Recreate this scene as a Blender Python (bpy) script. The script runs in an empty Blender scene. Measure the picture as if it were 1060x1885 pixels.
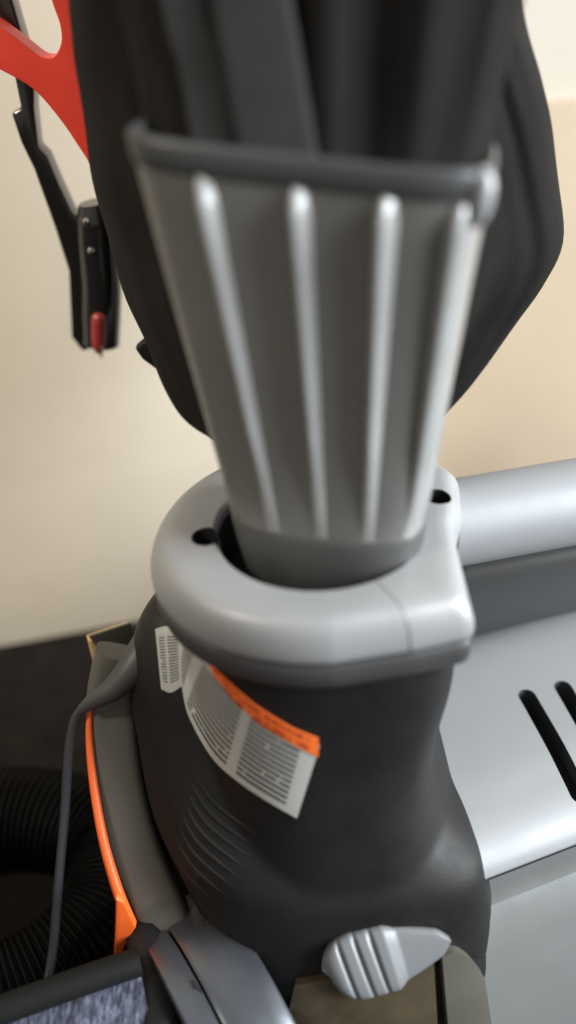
import bpy, bmesh, math, random
from mathutils import Vector, Matrix, noise
from mathutils.bvhtree import BVHTree
R = math.radians
random.seed(7)
scene = bpy.context.scene
col = scene.collection

# ------------------------------------------------------------------ camera
FPX = 1550.0                      # focal length in photo pixels (1060 x 1885)
CAM = Vector((0, 0, 0.50))
PITCH, ROLL = 35.0, -4.0
cam = bpy.data.cameras.new('camera')
cam_o = bpy.data.objects.new('camera', cam); col.objects.link(cam_o)
cam.sensor_fit = 'VERTICAL'; cam.sensor_height = 36.0
cam.lens = 36.0 * FPX / 1885.0
CM = Matrix.Rotation(R(90 - PITCH), 3, 'X') @ Matrix.Rotation(R(ROLL), 3, 'Z')
cam_o.matrix_world = Matrix.Translation(CAM) @ CM.to_4x4()
cam.clip_start = 0.01; cam.clip_end = 50
cam.dof.use_dof = True
cam.dof.focus_distance = 0.42
cam.dof.aperture_fstop = 2.2
scene.camera = cam_o

# ------------------------------------------------------------------ light
world = bpy.data.worlds.new('World'); scene.world = world
world.use_nodes = True
wb = world.node_tree.nodes['Background']
wb.inputs['Color'].default_value = (1.0, 0.95, 0.88, 1); wb.inputs['Strength'].default_value = 0.42

def area(name, loc, target, size, energy, colr):
    l = bpy.data.lights.new(name, 'AREA'); l.shape = 'RECTANGLE'
    l.size, l.size_y = size; l.energy = energy; l.color = colr
    o = bpy.data.objects.new(name, l); col.objects.link(o)
    o.location = loc
    o.rotation_euler = (Vector(target) - Vector(loc)).to_track_quat('-Z', 'Y').to_euler()
    return o
area('window_light', (2.5, -0.58, 1.50), (0.05, 0.28, 0.28), (1.3, 1.9), 270, (0.90, 0.96, 1.0))
sl = bpy.data.lights.new('wall_fill_spot', 'SPOT'); sl.energy = 210; sl.color = (1.0, 0.90, 0.74)  # added spot with no known source, brightens the left wall
sl.spot_size = R(30); sl.spot_blend = 1.0; sl.shadow_soft_size = 0.15
so = bpy.data.objects.new('wall_fill_spot', sl); col.objects.link(so); so.location = (-1.1, -0.25, 1.5)
so.rotation_euler = (Vector((-0.29, 0.54, 0.36)) - so.location).to_track_quat('-Z', 'Y').to_euler()

vs = scene.view_settings
scene.display_settings.display_device = 'sRGB'
vs.view_transform = 'Standard'; vs.look = 'None'; vs.exposure = 0.0; vs.gamma = 1.0
vs.use_curve_mapping = False

# ------------------------------------------------------------------ helpers
def ray(px, py):
    return CM @ Vector(((px - 530) / FPX, (942.5 - py) / FPX, -1.0))
def atz(px, py, z):
    d = ray(px, py); return CAM + d * ((z - CAM.z) / d.z)
def aty(px, py, y):
    d = ray(px, py); return CAM + d * (y / d.y)

def mesh_obj(name, bm, mat, parent=None, sharp=40, smooth=True):
    bmesh.ops.recalc_face_normals(bm, faces=bm.faces)
    me = bpy.data.meshes.new(name); bm.to_mesh(me); bm.free()
    if smooth:
        me.polygons.foreach_set('use_smooth', [True] * len(me.polygons))
        me.set_sharp_from_angle(angle=R(sharp))
    me.materials.append(mat)
    o = bpy.data.objects.new(name, me); col.objects.link(o)
    if parent: o.parent = parent
    return o
def empty(name, loc=(0, 0, 0)):
    o = bpy.data.objects.new(name, None); col.objects.link(o); o.location = loc
    o.empty_display_size = 0.02
    return o
def tag(o, label=None, cat=None, kind=None, group=None):
    if label: o['label'] = label
    if cat: o['category'] = cat
    if kind: o['kind'] = kind
    if group: o['group'] = group
    return o
def loft(rings, closed=True, cap0=False, cap1=False, bm=None):
    bm = bm or bmesh.new()
    vr = [[bm.verts.new(p) for p in r] for r in rings]
    n = len(vr[0])
    for a, b in zip(vr, vr[1:]):
        for i in range(n if closed else n - 1):
            j = (i + 1) % n
            bm.faces.new((a[i], a[j], b[j], b[i]))
    if cap0: bm.faces.new(vr[0][::-1])
    if cap1: bm.faces.new(vr[-1])
    return bm
def smooth_path(pts, n):
    """Catmull-Rom through pts (Vectors or tuples), n samples"""
    P = [Vector(p) for p in pts]
    P = [P[0] * 2 - P[1]] + P + [P[-1] * 2 - P[-2]]
    m = len(P) - 3; out = []
    for k in range(n):
        t = k / (n - 1) * m; i = min(int(t), m - 1); u = t - i
        a, b, c, d = P[i:i + 4]
        out.append(0.5 * ((2 * b) + (c - a) * u + (2 * a - 5 * b + 4 * c - d) * u * u + (3 * b - a - 3 * c + d) * u ** 3))
    return out
def lerp_list(vals, t):
    x = t * (len(vals) - 1); i = min(int(x), len(vals) - 2); u = x - i
    return vals[i] * (1 - u) + vals[i + 1] * u
def tube(path, radii, seg=16, up=(0, 0, 1), flat=1.0, caps=True, closed=False):
    """sweep an ellipse along a path; radii is a list spread along it or a function of t"""
    rings = []; n = len(path); upv = Vector(up)
    for i, p in enumerate(path):
        a = path[(i - 1) % n if closed else max(i - 1, 0)]; b = path[(i + 1) % n if closed else min(i + 1, n - 1)]
        t = (b - a).normalized()
        s = t.cross(upv)
        if s.length < 1e-5: s = t.cross(Vector((1, 0, 0)))
        s.normalize(); w = s.cross(t).normalized()
        r = radii(i / (n - 1)) if callable(radii) else lerp_list(radii, i / (n - 1)) if len(radii) > 1 else radii[0]
        rings.append([p + (s * math.cos(q) + w * math.sin(q) * flat) * r for q in (2 * math.pi * k / seg for k in range(seg))])
    if closed: rings.append(rings[0])
    return loft(rings, True, caps and not closed, caps and not closed)
def ribbon(path, half_w, half_t, side, seg=24, n_exp=5):
    """sweep a rounded rectangle; side(i,p,t) gives the direction across the width"""
    rings = []; n = len(path)
    for i, p in enumerate(path):
        t = (path[min(i + 1, n - 1)] - path[max(i - 1, 0)]).normalized()
        s = side(i, p, t); s = (s - t * s.dot(t)).normalized(); w = t.cross(s).normalized()
        hw = half_w(i / (n - 1)) if callable(half_w) else half_w
        ring = []
        for k in range(seg):
            q = 2 * math.pi * k / seg; c, sn = math.cos(q), math.sin(q)
            ring.append(p + s * hw * math.copysign(abs(c) ** (2 / n_exp), c) + w * half_t * math.copysign(abs(sn) ** (2 / n_exp), sn))
        rings.append(ring)
    return loft(rings, True, True, True)
def prism(pts, d, bevel=0.002, seg=3):
    """outline (list of Vectors in a plane) extruded by vector d, edges rounded"""
    bm = bmesh.new(); n = len(pts)
    a = [bm.verts.new(p) for p in pts]; b = [bm.verts.new(Vector(p) + d) for p in pts]
    bm.faces.new(a); bm.faces.new(b[::-1])
    for i in range(n): bm.faces.new((a[i], b[i], b[(i + 1) % n], a[(i + 1) % n]))
    if bevel:
        bmesh.ops.recalc_face_normals(bm, faces=bm.faces)
        es = [e for e in bm.edges if len(e.link_faces) == 2 and e.calc_face_angle(0) > 0.5]
        bmesh.ops.bevel(bm, geom=es, offset=bevel, segments=seg, profile=0.6, affect='EDGES', clamp_overlap=True)
    return bm
def box_bm(c, e1, e2, h1, h2, hz, bevel=0.003):
    c, e1, e2 = Vector(c), Vector(e1).normalized(), Vector(e2).normalized()
    P = [c + e1 * a * h1 + e2 * b * h2 - Vector((0, 0, hz)) for a, b in ((-1, -1), (1, -1), (1, 1), (-1, 1))]
    return prism(P, Vector((0, 0, 2 * hz)), bevel)
def cut(o, cutters):
    """boolean-difference meshes out of o and bake the result"""
    for cb, mat in cutters:
        bmesh.ops.recalc_face_normals(cb, faces=cb.faces)
        me = bpy.data.meshes.new('cutter'); cb.to_mesh(me); cb.free(); me.materials.append(mat)
        c = bpy.data.objects.new('cutter', me); col.objects.link(c)
        m = o.modifiers.new('b', 'BOOLEAN'); m.operation = 'DIFFERENCE'; m.solver = 'EXACT'; m.object = c
        m.material_mode = 'TRANSFER'
        dg = bpy.context.evaluated_depsgraph_get(); dg.update()
        new = bpy.data.meshes.new_from_object(o.evaluated_get(dg))
        o.modifiers.clear(); old = o.data; o.data = new; new.name = old.name
        bpy.data.objects.remove(c); bpy.data.meshes.remove(old)
    o.data.polygons.foreach_set('use_smooth', [True] * len(o.data.polygons))
    o.data.set_sharp_from_angle(angle=R(35))
def sq(q, n):            # superellipse unit point
    c, s = math.cos(q), math.sin(q)
    return math.copysign(abs(c) ** (2 / n), c), math.copysign(abs(s) ** (2 / n), s)
def quad_ring(z, xl, xr, yf, yb, cx, cy, nn=(2.2, 2.2, 2.2, 2.2), N=120):
    """closed slice with its own extent to each side and its own squareness per quadrant (right-back, left-back, left-front, right-front)"""
    out = []
    for k in range(N):
        q = 2 * math.pi * k / N
        n = nn[min(int(q / (math.pi / 2)), 3)]
        c, s = sq(q, n)
        out.append(Vector((cx + (c * (xr - cx) if c > 0 else c * (cx - xl)), cy + (s * (yb - cy) if s > 0 else s * (cy - yf)), z)))
    return out
def interp_rows(rows, n):
    P = smooth_path([Vector(r[:3]) for r in rows], n); Q = smooth_path([Vector((r[3], r[4], 0)) for r in rows], n)
    return [(p.x, p.y, p.z, q.x, q.y) for p, q in zip(P, Q)]

# ------------------------------------------------------------------ materials
def mat(name, base, rough=0.5, metal=0.0, spec=0.5, bump=0.0, bscale=300.0, var=0.0, vscale=20.0, coat=0.0, rvar=0.0):
    m = bpy.data.materials.new(name); m.use_nodes = True
    nt = m.node_tree; b = nt.nodes['Principled BSDF']
    b.inputs['Base Color'].default_value = (*base, 1); b.inputs['Roughness'].default_value = rough
    b.inputs['Metallic'].default_value = metal; b.inputs['Specular IOR Level'].default_value = spec
    b.inputs['Coat Weight'].default_value = coat
    tc = nt.nodes.new('ShaderNodeTexCoord')
    if var:
        n = nt.nodes.new('ShaderNodeTexNoise'); n.inputs['Scale'].default_value = vscale; n.inputs['Detail'].default_value = 4
        nt.links.new(tc.outputs['Object'], n.inputs['Vector'])
        mr = nt.nodes.new('ShaderNodeMapRange'); mr.inputs[1].default_value = 0.3; mr.inputs[2].default_value = 0.7
        mr.inputs[3].default_value = 1 - var; mr.inputs[4].default_value = 1 + var
        nt.links.new(n.outputs[0], mr.inputs[0])
        mx = nt.nodes.new('ShaderNodeVectorMath'); mx.operation = 'SCALE'; mx.inputs[0].default_value = base
        nt.links.new(mr.outputs[0], mx.inputs['Scale']); nt.links.new(mx.outputs[0], b.inputs['Base Color'])
    if rvar:
        n = nt.nodes.new('ShaderNodeTexNoise'); n.inputs['Scale'].default_value = 60; n.inputs['Detail'].default_value = 5
        nt.links.new(tc.outputs['Object'], n.inputs['Vector'])
        mr = nt.nodes.new('ShaderNodeMapRange'); mr.inputs[1].default_value = 0.3; mr.inputs[2].default_value = 0.7
        mr.inputs[3].default_value = rough - rvar; mr.inputs[4].default_value = rough + rvar
        nt.links.new(n.outputs[0], mr.inputs[0]); nt.links.new(mr.outputs[0], b.inputs['Roughness'])
    if bump:
        n = nt.nodes.new('ShaderNodeTexNoise'); n.inputs['Scale'].default_value = bscale; n.inputs['Detail'].default_value = 3
        nt.links.new(tc.outputs['Object'], n.inputs['Vector'])
        bp = nt.nodes.new('ShaderNodeBump'); bp.inputs['Strength'].default_value = bump; bp.inputs['Distance'].default_value = 0.001
        nt.links.new(n.outputs[0], bp.inputs['Height']); nt.links.new(bp.outputs[0], b.inputs['Normal'])
    return m
M = {}
M['wall'] = mat('wall_paint', (0.51, 0.455, 0.375), 0.85, bump=0.15, bscale=140, var=0.05, vscale=9)
M['tan_wall'] = mat('tan_wall_tone', (0.49, 0.385, 0.27), 0.8, bump=0.15, bscale=140, var=0.05, vscale=9)
M['floor'] = mat('dark_floor', (0.0072, 0.0055, 0.0045), 0.8, spec=0.15, bump=0.5, bscale=400, var=0.35, vscale=40)
M['silver'] = mat('silver_paint', (0.32, 0.323, 0.33), 0.44, 0.25, bump=0.04, bscale=900, var=0.03, rvar=0.05)
M['cover'] = mat('cover_silver', (0.30, 0.307, 0.318), 0.55, 0.25, bump=0.04, bscale=900, rvar=0.05)
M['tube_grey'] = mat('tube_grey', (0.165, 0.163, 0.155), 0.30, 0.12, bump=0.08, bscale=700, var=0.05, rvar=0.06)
M['dark_grey'] = mat('dark_grey_plastic', (0.045, 0.045, 0.046), 0.5, bump=0.08, bscale=700)
M['charcoal'] = mat('charcoal_plastic', (0.0078, 0.0070, 0.0069), 0.56, spec=0.34, bump=0.10, bscale=600, rvar=0.06)
M['black'] = mat('black_gloss', (0.008, 0.008, 0.008), 0.16, coat=0.3)
M['black_matte'] = mat('black_matte', (0.007, 0.007, 0.007), 0.6, spec=0.2)
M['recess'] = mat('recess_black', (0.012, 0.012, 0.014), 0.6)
M['olive'] = mat('olive_grey', (0.075, 0.070, 0.058), 0.55, bump=0.05, var=0.05)
M['orange'] = mat('orange_trim', (0.78, 0.12, 0.018), 0.45)
M['red'] = mat('red_plastic', (0.56, 0.036, 0.018), 0.42, var=0.06, rvar=0.05)
M['dark_red'] = mat('dark_red_plastic', (0.20, 0.02, 0.018), 0.35)
M['cloth'] = mat('bag_cloth', (0.0115, 0.0103, 0.0097), 0.9, bump=0.35, bscale=1200, var=0.2, vscale=25, spec=0.12)
M['webbing'] = mat('grey_webbing', (0.024, 0.025, 0.026), 0.8, bump=0.35, bscale=1100, var=0.12, vscale=60, spec=0.3)
M['cord'] = mat('cord_rubber', (0.028, 0.030, 0.034), 0.45)
M['hose'] = mat('hose_black', (0.0035, 0.0032, 0.0030), 0.6, spec=0.12, rvar=0.1)
M['box'] = mat('tan_card', (0.50, 0.34, 0.15), 0.8, bump=0.1, var=0.06)
M['wood'] = mat('brown_wood', (0.22, 0.12, 0.05), 0.4, var=0.4, vscale=90)
M['latch'] = mat('latch_grey', (0.165, 0.172, 0.182), 0.42, 0.1, bump=0.04)
M['bronze'] = mat('bronze_panel', (0.19, 0.15, 0.095), 0.20, 0.7, var=0.3, vscale=40, rvar=0.08)
M['chrome'] = mat('chrome', (0.62, 0.62, 0.62), 0.18, 1.0)
M['rim'] = mat('rim_grey', (0.070, 0.071, 0.073), 0.42, 0.3, bump=0.08, bscale=700, rvar=0.06)
M['base_shade'] = mat('base_shade_grey', (0.088, 0.088, 0.086), 0.5, 0.2, bump=0.08, bscale=700)  # tube plastic darkened to paint the shade at its base
M['rib'] = mat('lit_rib_grey', (0.30, 0.30, 0.295), 0.28, 0.15, bump=0.06, bscale=700, var=0.06, vscale=50, rvar=0.05)  # same plastic as the tube, lightened to paint the highlight on the ribs
M['panel'] = mat('panel_grey', (0.15, 0.156, 0.153), 0.42, 0.15, bump=0.05, bscale=800, rvar=0.06)
M['band'] = mat('band_metal', (0.13, 0.14, 0.16), 0.30, 0.7, rvar=0.06)

def speckle_mat():
    m = mat('speckled_fleece', (0.1, 0.1, 0.13), 0.55, bump=0.6, bscale=500)
    nt = m.node_tree; b = nt.nodes['Principled BSDF']; tc = [n for n in nt.nodes if n.type == 'TEX_COORD'][0]
    mp = nt.nodes.new('ShaderNodeMapping'); mp.inputs['Scale'].default_value = (1.0, 0.35, 0.35)
    v = nt.nodes.new('ShaderNodeTexNoise'); v.inputs['Scale'].default_value = 520; v.inputs['Detail'].default_value = 5
    cr = nt.nodes.new('ShaderNodeValToRGB')
    cr.color_ramp.elements[0].position = 0.38; cr.color_ramp.elements[0].color = (0.012, 0.013, 0.022, 1)
    cr.color_ramp.elements[1].position = 0.72; cr.color_ramp.elements[1].color = (0.13, 0.14, 0.18, 1)
    e = cr.color_ramp.elements.new(0.52); e.color = (0.045, 0.052, 0.085, 1)
    nt.links.new(tc.outputs['Object'], mp.inputs[0]); nt.links.new(mp.outputs[0], v.inputs['Vector'])
    nt.links.new(v.outputs[0], cr.inputs[0]); nt.links.new(cr.outputs[0], b.inputs['Base Color'])
    return m
M['speckle'] = speckle_mat()

def print_mat(name, paper, ink, lines, words, columns, thresh=0.5, margin=0.08):
    """printed lines of unreadably small words, laid out in the sticker's own UV space"""
    m = mat(name, paper, 0.35); nt = m.node_tree; b = nt.nodes['Principled BSDF']; L = nt.links.new
    uv = nt.nodes.new('ShaderNodeUVMap'); sx = nt.nodes.new('ShaderNodeSeparateXYZ'); L(uv.outputs[0], sx.inputs[0])
    def math_(op, a, b_=None, clamp=False):
        n = nt.nodes.new('ShaderNodeMath'); n.operation = op; n.use_clamp = clamp
        for i, v in enumerate((a, b_)):
            if v is None: continue
            if isinstance(v, (int, float)): n.inputs[i].default_value = v
            else: L(v, n.inputs[i])
        return n.outputs[0]
    u, v = sx.outputs[0], sx.outputs[1]
    row = math_('FLOOR', math_('MULTIPLY', v, lines))
    inrow = math_('FRACT', math_('MULTIPLY', v, lines))
    bar = math_('MULTIPLY', math_('GREATER_THAN', inrow, 0.28), math_('LESS_THAN', inrow, 0.80))
    cb = nt.nodes.new('ShaderNodeCombineXYZ'); L(math_('MULTIPLY', u, words), cb.inputs[0]); L(math_('MULTIPLY', row, 7.31), cb.inputs[1])
    nz = nt.nodes.new('ShaderNodeTexNoise'); nz.inputs['Scale'].default_value = 1.0; nz.inputs['Detail'].default_value = 2
    L(cb.outputs[0], nz.inputs['Vector'])
    word = math_('GREATER_THAN', nz.outputs[0], thresh)
    colmask = None
    for a, c in columns:
        t = math_('MULTIPLY', math_('GREATER_THAN', u, a), math_('LESS_THAN', u, c))
        colmask = t if colmask is None else math_('MAXIMUM', colmask, t)
    edge = math_('MULTIPLY', math_('GREATER_THAN', v, margin), math_('LESS_THAN', v, 1 - margin))
    fac = math_('MULTIPLY', math_('MULTIPLY', math_('MULTIPLY', bar, word), colmask), edge)
    mx = nt.nodes.new('ShaderNodeMix'); mx.data_type = 'RGBA'
    L(fac, mx.inputs[0]); mx.inputs[6].default_value = (*paper, 1); mx.inputs[7].default_value = (*ink, 1)
    L(mx.outputs[2], b.inputs['Base Color'])
    return m
M['label'] = print_mat('printed_label', (0.44, 0.44, 0.415), (0.04, 0.04, 0.04), 14, 26, [(0.04, 0.18), (0.27, 0.58), (0.64, 0.93)], 0.34)
M['label_orange'] = print_mat('printed_orange', (0.85, 0.16, 0.03), (0.42, 0.05, 0.015), 2.0, 22, [(0.05, 0.92)], 0.47, 0.1)
M['label_small'] = print_mat('printed_small', (0.40, 0.40, 0.38), (0.06, 0.06, 0.06), 22, 5, [(0.12, 0.38), (0.5, 0.88)], 0.36, 0.12)

# ------------------------------------------------------------------ setting
bm = bmesh.new(); S = 3.0
for p in ((-S, -S, 0), (S, -S, 0), (S, S, 0), (-S, S, 0)): bm.verts.new(p)
bm.faces.new(bm.verts)
tag(mesh_obj('floor', bm, M['floor']), kind='structure')
WS = 0.1746                                        # the wall recedes slightly to the right
def wall_pt(x, z, off=0.0): return Vector((x, 0.5866 + WS * x - off, z))
WN = Vector((WS, -1, 0)).normalized(); WT = Vector((1, WS, 0)).normalized()
a = wall_pt(-1.6, 0); b = wall_pt(1.8, 0)
wall = mesh_obj('wall', prism([a, b, b - WN * 0.1, a - WN * 0.1], Vector((0, 0, 2.2)), 0), M['wall'], smooth=False)
tag(wall, kind='structure')
# the tan lower stretch of wall to the right of the bag: a thin tan slab with a rounded top edge
a = wall_pt(0.02, 0.0) + WN * 0.006; b = wall_pt(1.5, 0.0) + WN * 0.006
zt = aty(1010, 190, 0.61).z
tag(mesh_obj('tan_lower_wall', prism([a, b, b - WN * 0.0055, a - WN * 0.0055], Vector((0, 0, zt)), 0.0015), M['tan_wall'], wall),
    'tan lower stretch of wall at the right behind the bag')

# ------------------------------------------------------------------ vacuum cleaner
vac = tag(empty('vacuum_cleaner', (0.016, 0.29, 0)), 'grey and charcoal upright vacuum cleaner with ribbed bag tube and dark cloth bag', 'vacuum cleaner')
def part(name, bm, m, parent=None, sharp=40):
    o = mesh_obj(name, bm, M[m] if isinstance(m, str) else m, None, sharp)
    p = parent or vac
    o.parent = p
    if p is vac: o.matrix_parent_inverse = Matrix.Translation(-vac.location)
    return o

HC = Vector((0.0130, 0.2968, 0))                      # centre of the ring's opening
# ---- outline of the ring: round to the left, squared to the right
def ring_outline(N=180):
    P = []
    r = 0.0752
    for k in range(0, 61): 
        q = R(90 + 180 * k / 60); P.append(Vector((HC.x + r * math.cos(q), HC.y + (0.0672 if math.sin(q) < 0 else r) * math.sin(q), 0)))
    P.append(Vector((0.045, 0.2334, 0)))
    for k in range(0, 9):
        q = R(-90 + 86 * k / 8); P.append(Vector((0.0655 + 0.0042 * math.cos(q), 0.2418 + 0.0042 * math.sin(q), 0)))
    P += [Vector((0.0705, 0.26, 0)), Vector((0.0715, 0.29, 0)), Vector((0.079, 0.31, 0)), Vector((0.083, 0.335, 0)), Vector((0.072, 0.357, 0)), Vector((0.045, 0.3635, 0))]
    # resample by angle about the hole centre
    out = []
    for k in range(N):
        q = 2 * math.pi * k / N; d = Vector((math.cos(q), math.sin(q), 0)); best = None
        for i in range(len(P)):
            p0, p1 = P[i] - HC, P[(i + 1) % len(P)] - HC
            e = p1 - p0; den = d.x * e.y - d.y * e.x
            if abs(den) < 1e-12: continue
            t = (p0.x * e.y - p0.y * e.x) / den; u = (p0.x * d.y - p0.y * d.x) / den
            if t > 0 and -1e-6 <= u <= 1 + 1e-6: best = t if best is None else max(best, t)
        out.append(HC + d * best)
    return out
OUT = ring_outline()
def between(t, z, hole=0.0452, grow=0.0):
    res = []
    for p in OUT:
        d = (p - HC); L = d.length; d = d / L
        res.append(HC + d * (hole + (L - hole + grow) * t) + Vector((0, 0, z)))
    return res
RP = [(0.012, 0.2850), (0.04, 0.2857), (0.35, 0.2857), (0.60, 0.2854), (0.74, 0.2846), (0.83, 0.2830), (0.90, 0.2803), (0.95, 0.2772), (0.985, 0.2738), (1.0, 0.2705), (1.0, 0.2680)]
rings = [between(0, 0.235, 0.0440), between(0, 0.2830, 0.0446)] + [between(t, z) for t, z in RP] + [between(0.985, 0.2668), between(0.4, 0.2660)]
part('bore_shade_ring', loft([between(0, 0.236, 0.0425), between(0, 0.236, 0.0438), between(0, 0.2800, 0.0444), between(0, 0.2805, 0.0436), between(0, 0.236, 0.0425)]), 'recess')  # black ring added to paint the shade inside the opening
collar = part('collar', loft(rings), 'silver', sharp=50)
sc1 = atz(380, 990, 0.285); sc2 = atz(806, 916, 0.285)
def cyl(c, r, z0, z1, n=28):
    return loft([[Vector((c.x + r * math.cos(2 * math.pi * k / n), c.y + r * math.sin(2 * math.pi * k / n), z)) for k in range(n)] for z in (z0, z1)], True, True, True)
cut(collar, [(cyl(sc1, 0.0066, 0.266, 0.30), M['recess']), (cyl(sc2, 0.0060, 0.266, 0.30), M['recess'])])
for c in (sc1, sc2):
    s = part('screw', cyl(c, 0.0048, 0.2662, 0.2695, 20), 'dark_grey', collar)
# fine moulding seam on the front right of the collar
a = atz(735, 1112, 0.285)
seam_pts = []
d = (Vector((a.x, a.y, 0)) - HC).normalized()
k = min(range(len(OUT)), key=lambda i: -(OUT[i] - HC).normalized().dot(d))
for t, zz in RP[1:]:
    L = (OUT[k] - HC).length
    seam_pts.append(HC + d * (0.0452 + (L - 0.0452) * t) + Vector((0, 0, zz)))
part('seam', tube(seam_pts, [0.0003], 6), 'silver', collar)

# ---- lower lip under the groove
rings = [between(0.4, 0.2648), between(0.95, 0.2645), between(0.985, 0.2634), between(0.985, 0.2570), between(0.95, 0.2530), between(0.86, 0.2505)]
part('collar_lip', loft(rings), 'dark_grey', sharp=50)

# ---- neck of the fan housing, charcoal
rows = [(0.262, -0.0520, 0.0705, 0.2345, 0.355), (0.240, -0.0515, 0.0700, 0.2330, 0.355), (0.220, -0.0505, 0.0685, 0.2310, 0.352),
        (0.200, -0.0500, 0.0640, 0.2280, 0.35), (0.180, -0.0500, 0.0605, 0.2225, 0.35), (0.160, -0.052, 0.0650, 0.2160, 0.35), (0.130, -0.056, 0.0790, 0.2060, 0.35)]
rings = [quad_ring(*r, 0.010, 0.285, (3.5, 2.2, 2.1, 3.2), 140) for r in interp_rows(rows, 40)]
neck = part('duct_neck', loft(rings, True, True, True), 'charcoal', sharp=60)

# ---- fan case: the big charcoal housing lower down
rows = [(0.240, -0.058, 0.010, 0.290, 0.33), (0.234, -0.070, 0.020, 0.280, 0.35), (0.215, -0.081, 0.030, 0.266, 0.365), (0.190, -0.086, 0.040, 0.252, 0.375),
        (0.168, -0.086, 0.050, 0.234, 0.38), (0.150, -0.086, 0.067, 0.217, 0.38), (0.135, -0.085, 0.081, 0.206, 0.38), (0.115, -0.080, 0.085, 0.200, 0.38), (0.095, -0.074, 0.088, 0.194, 0.38),
        (0.075, -0.066, 0.091, 0.187, 0.37), (0.035, -0.063, 0.095, 0.180, 0.36), (0.004, -0.062, 0.097, 0.178, 0.35)]
def fan_slice(z, xl, xr, yf, yb, N=140):
    # round to the left, fullest near the front on the right
    out = []; cx = 0.005
    for k in range(N):
        q = 2 * math.pi * k / N; c, s_ = sq(q, (2.0, 2.2, 2.2, 3.0)[min(int(q / (math.pi / 2)), 3)])
        if c > 0: cy, b_ = min(yf + 0.035, 0.30), 0.335
        else: cy, b_ = 0.305, yb
        out.append(Vector((cx + (c * (xr - cx) if c > 0 else c * (cx - xl)), cy + (s_ * (b_ - cy) if s_ > 0 else s_ * (cy - yf)), z)))
    return out
rings = [fan_slice(*r) for r in interp_rows(rows, 60)]
fan = part('fan_case', loft(rings, True, True, True), 'charcoal', sharp=60)

# the two castings run into each other: fuse them and soften the joint
def fuse(a, b, voxel, iters):
    for o in (b,):
        bm = bmesh.new(); bm.from_mesh(a.data); bm.from_mesh(o.data); bm.to_mesh(a.data); bm.free()
    old = b.data; bpy.data.objects.remove(b); bpy.data.meshes.remove(old)
    m = a.modifiers.new('r', 'REMESH'); m.mode = 'VOXEL'; m.voxel_size = voxel; m.use_smooth_shade = True
    m = a.modifiers.new('s', 'SMOOTH'); m.factor = 0.5; m.iterations = iters
    dg = bpy.context.evaluated_depsgraph_get(); dg.update()
    new = bpy.data.meshes.new_from_object(a.evaluated_get(dg)); a.modifiers.clear()
    old = a.data; a.data = new; bpy.data.meshes.remove(old)
    new.polygons.foreach_set('use_smooth', [True] * len(new.polygons))
fuse(fan, neck, 0.0016, 22)
# surfaces the stickers and trim sit on
def bvh(objs):
    vs_, fs = [], []
    for o in objs:
        off = len(vs_)
        vs_ += [v.co.copy() for v in o.data.vertices]; fs += [[off + i for i in p.vertices] for p in o.data.polygons]
    return BVHTree.FromPolygons(vs_, fs)
BODY = NECK = FAN = bvh([fan])
def on(tree, px, py, lift=0.0):
    d = ray(px, py).normalized()
    h, n, i, dist = tree.ray_cast(CAM, d)
    if h is None:
        h, n, i, dist = tree.find_nearest(CAM + d * 0.42)
        h, n, i, dist = tree.find_nearest(CAM + d * (h - CAM).dot(d))
    if n.dot(d) > 0: n = -n
    return h + n * lift, n
def patch(tree, top, bot, nu, nv, lift, thick):
    """thin sheet wrapped on a surface, bounded by a top and a bottom curve; carries a 0..1 UV map"""
    bm = bmesh.new(); uvl = bm.loops.layers.uv.new('UVMap')
    T = smooth_path([(x, y, 0) for x, y in top], nu); B = smooth_path([(x, y, 0) for x, y in bot], nu)
    V = {}
    for i in range(nu):
        for j in range(nv):
            q = T[i].lerp(B[i], j / (nv - 1)); p, n = on(tree, q.x, q.y)
            V[i, j, 1] = bm.verts.new(p + n * (lift + thick)); V[i, j, 0] = bm.verts.new(p + n * lift)
    def f(keys):
        fc = bm.faces.new([V[k] for k in keys])
        for lp, k in zip(fc.loops, keys): lp[uvl].uv = (k[0] / (nu - 1), k[1] / (nv - 1))
    for i in range(nu - 1):
        for j in range(nv - 1):
            for s in (0, 1): f([(i, j, s), (i + 1, j, s), (i + 1, j + 1, s), (i, j + 1, s)])
        f([(i, 0, 0), (i + 1, 0, 0), (i + 1, 0, 1), (i, 0, 1)]); f([(i, nv - 1, 0), (i + 1, nv - 1, 0), (i + 1, nv - 1, 1), (i, nv - 1, 1)])
    for j in range(nv - 1):
        f([(0, j, 0), (0, j + 1, 0), (0, j + 1, 1), (0, j, 1)]); f([(nu - 1, j, 0), (nu - 1, j + 1, 0), (nu - 1, j + 1, 1), (nu - 1, j, 1)])
    return bm

lab = part('warning_label', patch(NECK, [(334, 1182), (358, 1192), (392, 1228), (431, 1272), (473, 1311), (520, 1340), (588, 1372)],
           [(332, 1215), (336, 1265), (350, 1322), (392, 1394), (440, 1438), (490, 1472), (547, 1505)], 34, 16, 0.0003, 0.0003), 'label')
tag(lab, 'white sticker with lines of fine black print')
part('orange_header', patch(NECK, [(380, 1209), (425, 1255), (467, 1292), (509, 1320), (545, 1340), (586, 1356)],
     [(398, 1243), (433, 1287), (473, 1324), (509, 1348), (545, 1370), (586, 1391)], 24, 5, 0.0007, 0.0003), 'label_orange', lab)
# ---- moulded ripples low on the neck's left shoulder
for k in range(9):
    q = k / 8
    pts = [(345 - 45 * q, 1400 + 150 * q), (398 - 60 * q, 1482 + 150 * q), (520 - 85 * q, 1570 + 150 * q)]
    P = [on(BODY, p.x, p.y, -0.0011)[0] for p in smooth_path([(x, y, 0) for x, y in pts], 24)]
    part('ripple', tube(P, lambda t: 0.0006 + 0.0012 * math.sin(math.pi * t), 10), 'charcoal')

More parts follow.
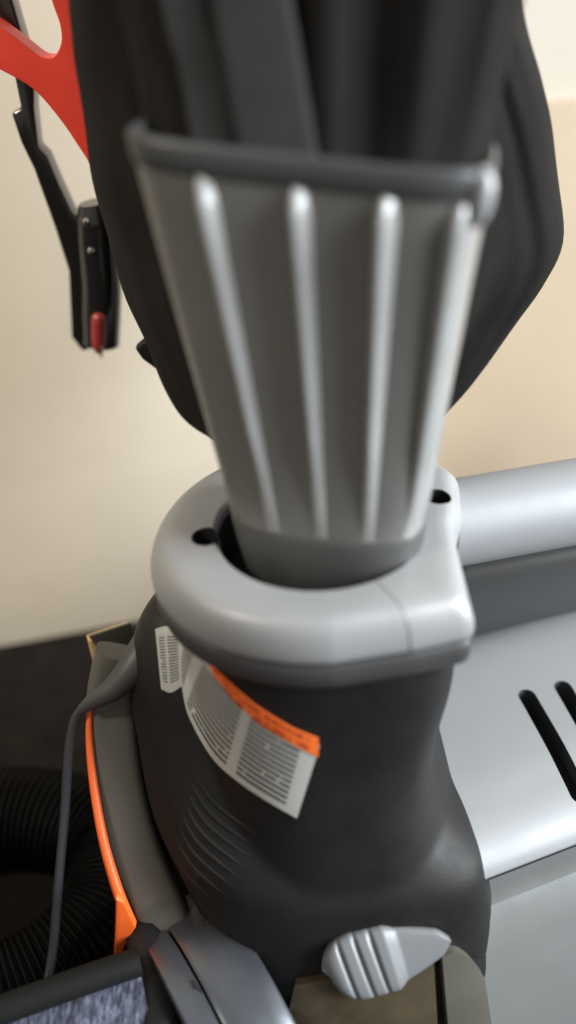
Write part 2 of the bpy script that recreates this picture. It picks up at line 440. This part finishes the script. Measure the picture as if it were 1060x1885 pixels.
# ---- small sticker on the housing shoulder, behind the neck
small = part('rating_label', patch(FAN, [(287, 1158), (307, 1153), (334, 1156)], [(298, 1268), (316, 1274), (336, 1262)], 8, 12, 0.0003, 0.0003), 'label_small')
tag(small, 'small white sticker with a column of print')

# ---- ribbed tube that carries the bag
YAW = R(-15.0)
EX = Vector((math.cos(YAW), math.sin(YAW), 0)); EY = Vector((-math.sin(YAW), math.cos(YAW), 0))
TZ0, TZ1 = 0.245, 0.447
TILT = 0.110                                        # the mouth dips to the right
def tube_sec(t):
    """centre, half width, half depth, squareness at height t"""
    e = t ** 0.92
    c = Vector((0.0185, 0.2925, 0)).lerp(Vector((0.0172, 0.2980, 0)), t)
    a = 0.0332 + (0.0588 - 0.0332) * e
    b = 0.0262 + 0.0028 * t
    n = 2.6 + 2.0 * min(1, t * 1.3)
    return c + Vector((0, 0, TZ0 + (TZ1 - TZ0) * t)), a, b, n
def tube_pt(s, t, out=0.0):
    c, a, b, n = tube_sec(t)
    return c + EX * a * s - EY * (b * (1 - abs(s) ** n) ** (1 / n) + out) - Vector((0, 0, TILT * t * a * (s + 1)))
def sec_ring(t, grow=0.0, dz=0.0, N=120):
    c, a, b, n = tube_sec(t); out = []
    for k in range(N):
        x, y = sq(2 * math.pi * k / N, n)
        out.append(c + EX * x * (a + grow) + EY * y * (b + grow) + Vector((0, 0, dz - TILT * t * a * (x + 1))))
    return out
duct = part('bag_tube', loft([sec_ring(k / 40) for k in range(41)] + [sec_ring(1, -0.003), sec_ring(0.9, -0.003)], True, True, False), 'tube_grey', sharp=60)
def ridge(s0, s1, w0, w1, h0, h1):
    # raised moulding: narrow crest, steep flanks, rounded upper end
    rings = []
    for k in range(60):
        q = k / 59; t = 0.962 - (0.962 - 0.27) * q; sc_ = s0 + (s1 - s0) * q
        c, a, b, n = tube_sec(t)
        grow = min(1, math.sqrt(q * 16 + 0.01)); fade = min(1, (1 - q) * 3)
        w = (w0 + (w1 - w0) * q) * (0.35 + 0.65 * grow) / a; h = (h0 + (h1 - h0) * q) * grow * fade
        ring = []
        for x, y in ((-1.0, -0.3), (-0.95, 0.0), (-0.80, 0.42), (-0.62, 0.84), (-0.45, 0.98), (-0.25, 1.0), (0.0, 0.88), (0.3, 0.62), (0.6, 0.33), (0.85, 0.10), (1.0, 0.0), (1.05, -0.3)):
            ring.append(tube_pt(max(-0.995, min(0.995, sc_ + x * w)), t, h * y))
        rings.append(ring)
    return loft(rings, True, True, True)
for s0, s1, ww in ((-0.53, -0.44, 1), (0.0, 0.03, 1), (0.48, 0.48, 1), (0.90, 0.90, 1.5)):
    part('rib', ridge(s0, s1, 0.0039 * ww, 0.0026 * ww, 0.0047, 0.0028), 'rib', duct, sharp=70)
rim = [sec_ring(0.958, -0.001), sec_ring(0.959, 0.0004), sec_ring(0.962, 0.0007), sec_ring(0.975, 0.0008), sec_ring(1.0, 0.0007), sec_ring(1.0, 0.0003, 0.0008), sec_ring(1.0, -0.0008, 0.0018), sec_ring(1.0, -0.003, 0.0010), sec_ring(0.97, -0.004)]
rimo = part('rim', loft(rim), 'rim', duct, sharp=45)
part('tube_base_shade', loft([sec_ring(0.004, 0.0002), sec_ring(0.01, 0.0007), sec_ring(0.20, 0.0009), sec_ring(0.25, 0.0007), sec_ring(0.270, 0.0003), sec_ring(0.276, -0.0006)]), 'base_shade', duct, sharp=60)  # added dark band standing for the shade at the tube's foot
# corner catch at the right end of the rim
c, a, b, n = tube_sec(0.975); c = c - Vector((0, 0, TILT * 2 * a))
P = [c + EX * (a - 0.0035) - EY * 0.0235 + Vector((0, 0, -0.010)), c + EX * (a - 0.0025) - EY * 0.0232 + Vector((0, 0, -0.004)), c + EX * (a - 0.002) - EY * 0.0222 + Vector((0, 0, 0.003)), c + EX * (a - 0.0035) - EY * 0.0205 + Vector((0, 0, 0.0075))]
part('corner_catch', tube(smooth_path(P, 14), lambda t: 0.0035 * math.sqrt(max(0.02, 1 - (2 * t - 1) ** 2)) , 16), 'silver', duct)

# ---- cloth bag
def cloth_noise(p, s, amp): return noise.noise(p * s) * amp
rowpx = [(-900, 110, 930), (-500, 115, 935), (-250, 122, 940), (-100, 127, 945), (0, 132, 950), (60, 138, 962), (140, 146, 988), (230, 160, 1010), (330, 180, 1018), (430, 203, 1021), (500, 222, 990), (560, 243, 950),
         (640, 280, 895), (700, 308, 850), (750, 338, 800), (785, 385, 740), (800, 440, 690)]
YB = 0.425
rings = []
for py, l, r in rowpx:
    if py >= -250:
        A, B = aty(l, py, YB), aty(r, py, YB)
    else:
        z = {-900: 0.86, -500: 0.70}[py]; k = aty(122, -250, YB), aty(940, -250, YB)
        A, B = Vector((k[0].x + 0.01, YB, z)), Vector((k[1].x - 0.01, YB, z))
    rings.append((A, B))
zs = []
NB = 160; bagr = []
LA = smooth_path([r[0] for r in rings], 90); RB = smooth_path([r[1] for r in rings], 90)
for i, (A, B) in enumerate(zip(LA, RB)):
    c = (A + B) / 2; hw = (B - A).length / 2; u = (B - A).normalized(); t = i / 89
    dep = 0.050 * min(1.0, math.sqrt(max(0.02, 1 - max(0, (t - 0.5) / 0.5) ** 3)))
    ring = []
    for k in range(NB):
        x, y = sq(2 * math.pi * k / NB, 2.6)
        p = c + u * x * hw + Vector((0, y * dep, 0))
        w = noise.noise(Vector((x * 4.5, p.z * 5, y))) * 0.011 + noise.noise(Vector((x * 11 + p.z * 8, p.z * 9, y * 2 + 5))) * 0.005
        p += Vector((0, w * (1 if y < 0 else -1), 0)) * min(1, (1 - abs(x)) * 3)
        p += Vector((noise.noise(Vector((p.z * 26, x * 2, 1.7))) * 0.0022, 0, 0))
        ring.append(p)
    bagr.append(ring)
bag = part('bag', loft(bagr, True, True, True), 'cloth', sharp=80)
tag(bag, 'dark charcoal cloth dust bag hanging behind the ribbed tube')
# piping down the right side of the bag
P = [aty(x, y, YB - 0.022) for x, y in ((935, 10), (962, 110), (982, 190), (999, 280), (1008, 360), (1006, 440))]
part('piping', tube(smooth_path(P, 40), [0.0011], 8), 'cloth', bag)
# neck of the bag: pleated cloth that comes up out of the tube
NN = 240; neckr = []
for i in range(50):
    t = i / 49; z = 0.428 + 0.33 * t
    g = min(1, t / 0.10); e = 1 - (1 - min(1, t / 0.45)) ** 2
    c, a0, b0, n0 = tube_sec(0.97)
    cc = Vector((c.x, c.y, 0)).lerp(Vector((0.028, 0.37, 0)), e * 0.9); a = a0 - 0.004 + 0.024 * e + 0.020 * max(0, t - 0.12); b = b0 - 0.004 + 0.02 * e
    ring = []
    for k in range(NN):
        x, y = sq(2 * math.pi * k / NN, 3.0)
        pl = 0.0
        if y < 0:
            for sx, w, am in ((-0.80, 0.05, 0.006), (-0.50, 0.045, -0.009), (-0.02, 0.035, -0.012), (0.10, 0.05, 0.006), (0.19, 0.03, 0.005), (0.62, 0.12, 0.007), (0.36, 0.10, -0.008), (0.90, 0.04, 0.006)):
                dx = x - sx * (1 - 0.10 * t) + 0.05 * t * math.sin(sx * 9); pl += am * math.exp(-(dx / w) ** 2)
            pl += 0.0025 * noise.noise(Vector((x * 9, z * 7, 3)))
        ring.append(cc + EX * x * a + EY * (y * b - pl * (0.20 + 0.28 * g)) + Vector((0, 0, z)))
    neckr.append(ring)
bneck = part('bag_neck', loft(neckr, True, True, True), 'cloth', bag, sharp=80)
NT = bvh([bneck])
def strap(x0, x1, y0, y1, w, name, m):
    P = [on(NT, x0 + (x1 - x0) * k / 19, y0 + (y1 - y0) * k / 19, 0.003)[0] for k in range(20)]
    return part(name, ribbon(P, w, 0.0008, lambda i, p, t: EX, 12), m, bag)
strap(455, 520, -60, 330, 0.0125, 'webbing_strap', 'webbing')
strap(318, 400, -60, 310, 0.0065, 'webbing_strap', 'webbing')
# black tab at the bag's lower left
P = [aty(*p, 0.42) for p in ((248, 642), (262, 630), (300, 622), (345, 660), (345, 720), (300, 690), (262, 662))]
part('strap_tab', prism(P, Vector((0, 0.006, 0)), 0.0015), 'black_matte', bag)

# ---- silver tube, cover and rear housing to the right
E1 = Vector((0.955, 0.297, 0)).normalized(); E2 = Vector((-E1.y, E1.x, 0))
T1 = Vector((0.985, 0.17, 0)).normalized()
c0 = Vector((0.060, 0.335, 0.249))
motor_tube = part('motor_tube', tube([c0 + T1 * x for x in (0, 0.02, 0.06, 0.12, 0.2, 0.3)], [0.0220], 64), 'cover', sharp=60)
rear = part('rear_housing', box_bm(Vector((0.20, 0.435, 0.095)), T1, Vector((-T1.y, T1.x, 0)), 0.16, 0.045, 0.095, 0.012), 'dark_grey')
# motor cover, a rounded plate
ZC = 0.140
fl = atz(885, 1592, ZC)
def cov(a, b, z): return Vector((fl.x, fl.y, 0)) + E1 * a + E2 * b + Vector((0, 0, z))
prof = [(0.0030, -0.0150), (0.0, -0.0140), (0.0005, -0.0115), (0.003, -0.0078), (0.008, -0.0040), (0.016, -0.0010), (0.028, 0.0010), (0.05, 0.0030), (0.10, 0.0030), (0.125, 0.0010), (0.140, -0.006), (0.147, -0.011), (0.148, -0.015)]
prof = [(p.x, p.y) for p in smooth_path([(a, b, 0) for a, b in prof], 60)]
rings = []
for a, ins in ((-0.018, 0.010), (-0.0165, 0.005), (-0.013, 0.002), (-0.007, 0.0), (0.0, 0), (0.05, 0), (0.10, 0), (0.20, 0)):
    rings.append([cov(a, b + (ins if b < 0.06 else -ins), ZC + z - (ins if z > -0.008 else 0)) for b, z in prof])
cover = part('motor_cover', loft(rings, True, True, True), 'cover', sharp=50)
def slot_cutter(p0, p1, r):
    d = (p1 - p0).normalized(); s = Vector((-d.y, d.x, 0)); P = []
    for k in range(13): q = math.pi * k / 12; P.append(p0 - d * r * math.sin(q) + s * r * math.cos(q))
    for k in range(13): q = math.pi * k / 12; P.append(p1 + d * r * math.sin(q) - s * r * math.cos(q))
    return prism([Vector((p.x, p.y, ZC - 0.03)) for p in P], Vector((0, 0, 0.06)), 0)
s1a, s1b = atz(970, 1282, ZC + 0.0028), atz(1068, 1452, ZC + 0.0028)
s2a, s2b = atz(1036, 1266, ZC + 0.0028), atz(1130, 1425, ZC + 0.0028)
cut(cover, [(slot_cutter(s1a, s1b, 0.0048), M['rim']), (slot_cutter(s2a, s2b, 0.0048), M['rim']), (slot_cutter(s2a * 2 - s1a, s2b * 2 - s1b, 0.0048), M['rim'])])
# recessed gap and side panel below the cover
part('cover_gap', box_bm(cov(0.085, 0.073, ZC - 0.042), E1, E2, 0.105, 0.066, 0.0285, 0.002), 'recess')
pr = [(-0.050, 0.0), (-0.046, 0.02), (-0.038, 0.045), (-0.027, 0.070), (-0.016, 0.092), (-0.0085, 0.104), (-0.004, 0.1085), (0.002, 0.110), (0.14, 0.110), (0.14, 0.0)]
pr = [(a, b) for a, b in pr]
part('side_panel', loft([[cov(a, b, z) for b, z in pr] for a in (-0.02, 0.0, 0.06, 0.20)], True, True, True), 'panel', sharp=30)

# ---- left side: olive band, orange edge
def dpath(pts, n):
    return smooth_path([aty(x, y, Y) for x, y, Y in pts], n)
P = dpath([(222, 1200, 0.314), (211, 1245, 0.309), (206, 1300, 0.302), (221, 1440, 0.280), (253, 1570, 0.256), (304, 1690, 0.234), (340, 1760, 0.224)], 60)
part('housing_band', ribbon(P, lambda t: 0.0125, 0.010, lambda i, p, t: Vector((1, 0.15, 0)), 28, 4), 'olive')
P = dpath([(166, 1280, 0.298), (164, 1360, 0.286), (173, 1450, 0.271), (191, 1550, 0.252), (217, 1640, 0.236), (242, 1702, 0.227)], 50)
part('orange_edge', tube(P, [0.0014, 0.0018, 0.0022, 0.0024, 0.0027, 0.0028], 12), 'orange')
P = [aty(*p, 0.222) for p in ((213, 1655), (228, 1662), (250, 1708), (240, 1722), (228, 1748), (216, 1768), (209, 1760), (212, 1700))]
part('orange_lip', prism(P, Vector((0.0, 0.004, 0)), 0.0008), 'orange')
# cable guard and power cord
P = dpath([(345, 1060, 0.345), (308, 1125, 0.322), (262, 1205, 0.300), (215, 1262, 0.291), (175, 1288, 0.289), (150, 1306, 0.289)], 40)
part('cord_guard', tube(P, [0.0080, 0.0090, 0.0085, 0.0062, 0.0042, 0.0025], 18), 'dark_grey')
P = dpath([(160, 1296, 0.292), (138, 1326, 0.290), (126, 1390, 0.282), (119, 1500, 0.268), (108, 1620, 0.250), (98, 1740, 0.232), (84, 1830, 0.215)], 70)
part('power_cord', tube(P, [0.0024], 14), 'cord')

# ---- front: nozzle, metal collar bands, latch
AX = Vector((-0.87, -0.5, 0)).normalized(); AH = Vector((0.5, -0.87, 0)).normalized()
def hoop(c, r, w, th, q0=-40, q1=140, n=60, crown=0.0004):
    """metal band round the intake axis: outer face crowned, w wide along AX"""
    rings = []
    for k in range(n):
        q = R(q0 + (q1 - q0) * k / (n - 1)); d = AH * math.cos(q) + Vector((0, 0, 1)) * math.sin(q)
        ring = []
        for a, rr in ((0, r - th), (0, r - 0.001), (0.06, r), (0.3, r + crown), (0.7, r + crown), (0.94, r), (1, r - 0.001), (1, r - th)):
            ring.append(c + AX * w * a + d * rr)
        rings.append(ring)
    return loft(rings, True, True, True)
HB = Vector((-0.029, 0.205, 0.030))
part('intake_band', hoop(HB, 0.078, 0.028, 0.02), 'band', sharp=35)
band2 = part('intake_band', hoop(HB + AX * 0.0292, 0.0775, 0.0130, 0.02), 'band', sharp=35)
part('intake_socket', hoop(HB + AX * 0.0435, 0.066, 0.03, 0.02), 'charcoal', sharp=35)

part('notch', patch(bvh([band2]), [(352, 1806), (366, 1802), (378, 1797)], [(358, 1822), (372, 1818), (384, 1813)], 6, 4, 0.0001, 0.0006), 'recess', band2)
nd = Vector((0.96, 0.28, 0)).normalized()
n0 = atz(120, 1818, 0.105)
lip = [n0 + nd * x + Vector((0, 0, -0.6 * x * x)) for x in [-0.16 + 0.195 * k / 29 for k in range(30)]]
noz = part('nozzle', tube(lip, [0.0068], 20), 'black_matte')
# speckled front of the nozzle, a rounded face below the lip
nb = Vector((-nd.y, nd.x, 0)); rings = []
for x in [-0.16 + 0.194 * k / 29 for k in range(30)]:
    p = n0 + nd * x + Vector((0, 0, -0.6 * x * x))
    rings.append([p + nb * (-0.052 * math.sin(q)) + Vector((0, 0, -0.060 + 0.060 * math.cos(q))) for q in (R(100) * k / 19 for k in range(20))] + [p + nb * 0.02 + Vector((0, 0, -0.07))])
part('speckled_face', loft(rings, True, True, True), 'speckle', noz, sharp=60)
# end block between nozzle and socket
part('nozzle_end', box_bm(atz(292, 1840, 0.07) + Vector((0, 0, -0.02)), nd, nb, 0.009, 0.03, 0.05, 0.008), 'charcoal', noz)

# bronze panel and olive piece low on the front
part('bronze_panel', patch(FAN, [(545, 1800), (600, 1790), (680, 1775), (740, 1760), (792, 1745)], [(515, 1960), (600, 1960), (680, 1960), (740, 1960), (806, 1960)], 20, 16, 0.0002, 0.004), 'bronze')
part('olive_panel', patch(FAN, [(806, 1745), (835, 1740), (862, 1758), (880, 1790)], [(826, 1960), (850, 1960), (880, 1960), (905, 1960)], 14, 16, 0.0002, 0.005), 'olive')
# latch: rounded lever with three grooves and a tapered tip
la, n1 = on(FAN, 612, 1790); lb, n2 = on(FAN, 822, 1722)
la = aty(607, 1790, la.y - 0.004); lb = aty(828, 1728, lb.y - 0.004)
lx = (lb - la).normalized(); ln = (n1 + n2).normalized() + (CAM - la).normalized() * 0.9; ln = (ln - lx * ln.dot(lx)).normalized(); ly = ln.cross(lx).normalized(); LL = (lb - la).length
rings = []
NL = 90
def lw(u):
    if u < 0.25: return 0.0150 * math.sqrt(max(0.0004, 1 - ((0.25 - u) / 0.282) ** 2))
    if u < 0.50: return 0.0150
    return 0.0150 - 0.0025 * min(1, (u - 0.50) / 0.08) - 0.0085 * max(0, (u - 0.55) / 0.45) ** 1.2 - 0.0036 * max(0, (u - 0.88) / 0.12) ** 2
def lh(u):
    h = 0.0055 if u < 0.50 else 0.0055 - 0.0022 * min(1, (u - 0.50) / 0.10) - 0.001 * (u - 0.5)
    for g in (0.14, 0.275, 0.40): h -= 0.0020 * math.exp(-((u - g) / 0.015) ** 2)
    if u < 0.10: h *= math.sqrt(max(0.02, 1 - ((0.10 - u) / 0.115) ** 2))
    return h
for i in range(NL + 1):
    u = -0.03 + 1.03 * i / NL; w = lw(max(u, -0.03)); h = lh(u)
    c = la + lx * LL * u
    ring = []
    for k in range(40):
        x, y = sq(2 * math.pi * k / 40, 3.2)
        # grooves run slightly aslant
        ring.append(c + ly * x * w + lx * (-x * 0.0015 * min(1, max(0, (0.62 - u) / 0.25))) + ln * (y * h))
    rings.append(ring)
part('latch', loft(rings, True, True, True), 'latch', sharp=50)

# ------------------------------------------------------------------ other things
# red and black tool on the wall, upper left
tool = tag(empty('wall_tool', aty(180, 650, 0.50)), 'red plastic handle with a glossy black arm hanging on the wall left of the bag', 'tool')
def tpart(name, bm, m, parent=None, sharp=40):
    o = mesh_obj(name, bm, M[m], None, sharp); o.parent = parent or tool
    if parent is None: o.matrix_parent_inverse = Matrix.Translation(-tool.location)
    return o
def outline(pts, y, n=None):
    P = [aty(a, b, y) for a, b in pts]
    if n: P = smooth_path(P + [P[0]], n)[:-1]
    return P
red = [(-60, 10), (0, 48), (45, 82), (75, 104), (98, 104), (112, 80), (110, 45), (92, -10), (70, -120), (150, -120), (156, 0), (160, 120), (172, 230), (205, 330), (180, 322), (150, 278), (112, 222), (62, 165), (0, 128), (-60, 95)]
tpart('red_handle', prism(outline(red, 0.478, 110), Vector((0, 0.018, 0)), 0.0045, 4), 'red')
arm = [(-60, -150), (-15, -150), (22, 0), (45, 80), (62, 150), (62, 200), (70, 272), (86, 288), (108, 340), (132, 392), (165, 420), (176, 520), (172, 640), (152, 648), (131, 622), (126, 500), (100, 418), (62, 312), (38, 262), (20, 208), (38, 200), (20, 110), (-12, 0)]
armo = tpart('black_arm', prism(outline(arm, 0.502), Vector((0, 0.016, 0)), 0.002), 'black')
P = [aty(178, y, 0.50) + Vector((dx, 0, 0)) for y, dx in ((372, -0.002), (400, 0), (450, 0.001), (520, 0.003), (580, 0.003), (632, 0.003))]
sock = tpart('socket', tube(smooth_path(P, 24), [0.0085, 0.0118, 0.0118, 0.0118, 0.0118, 0.0112], 32, up=(0, 1, 0)), 'black')
P = [aty(182, y, 0.4895) for y in (574, 590, 620, 652)]
tpart('red_insert', tube(smooth_path(P, 20), lambda t: 0.0046 * math.sqrt(max(0.03, 1 - (2 * t - 1) ** 4)), 16, up=(0, 1, 0)), 'dark_red', sock)
P = [aty(187, y, 0.485) for y in (634, 658)]
tpart('pin', tube(P, [0.0007], 10, up=(0, 1, 0)), 'chrome', sock)
for (x, y, r) in ((168, 462, 0.0022), (158, 408, 0.0020)):
    c = aty(x, y, 0.4885); n = 16
    P = [c + Vector((0, -0.0016 + 0.0006 * k, 0)) for k in range(6)]
    tpart('rivet', tube(P, [r * 0.5, r, r], 16, up=(0, 0, 1)), 'chrome', sock)

# corrugated hose on the floor
P = smooth_path([(-0.34, 0.30, 0.045), (-0.25, 0.335, 0.04), (-0.18, 0.34, 0.036), (-0.125, 0.315, 0.036), (-0.118, 0.270, 0.036), (-0.150, 0.235, 0.036), (-0.20, 0.215, 0.036), (-0.30, 0.20, 0.036)], 900)
L = [0.0]
for a, b in zip(P, P[1:]): L.append(L[-1] + (b - a).length)
TOT = L[-1]
hr = lambda t: 0.0300 + 0.0015 * math.sin(2 * math.pi * t * TOT / 0.0055)
tag(mesh_obj('vacuum_hose', tube(P, hr, 32), M['hose'], sharp=80), 'black corrugated hose lying on the dark floor at lower left', 'hose')

# tan card box behind the band
tl = aty(163, 1180, 0.345)
e1 = Vector((0.93, 0.37, 0)).normalized(); e2 = Vector((-e1.y, e1.x, 0))
bx = tag(empty('card_box', (tl.x + 0.02, tl.y + 0.01, 0)), 'tan card box with a grey flap standing behind the grey band at left', 'box')
c = Vector((tl.x, tl.y, 0)) + e1 * 0.012 + e2 * 0.004
def bpart(name, bm, m):
    o = mesh_obj(name, bm, M[m]); o.parent = bx; o.matrix_parent_inverse = Matrix.Translation(-bx.location)
bpart('box_side', box_bm(c + Vector((0, 0, tl.z / 2 - 0.001)), e1, e2, 0.012, 0.003, tl.z / 2, 0.001), 'box')
q = Vector((tl.x, tl.y, tl.z)) - e2 * 0.001
bpart('grey_flap', prism([q + e1 * 0.0005 + Vector((0, 0, 0.0050)), q + e1 * 0.0245 + Vector((0, 0, 0.0050)), q + e1 * 0.0245 - Vector((0, 0, 0.03)), q + e1 * 0.010 - Vector((0, 0, 0.030)), q + e1 * 0.005 - Vector((0, 0, 0.010))], -e2 * 0.0015, 0.0004), 'olive')

# brown block between hose and orange lip
c = aty(160, 1700, 0.262)
wb_ = box_bm(Vector((c.x, c.y, 0.030)), e1, e2, 0.008, 0.006, 0.030, 0.0015)
tag(mesh_obj('wood_block', wb_, M['wood']), 'small brown wooden block between the cord and the orange lip', 'block')
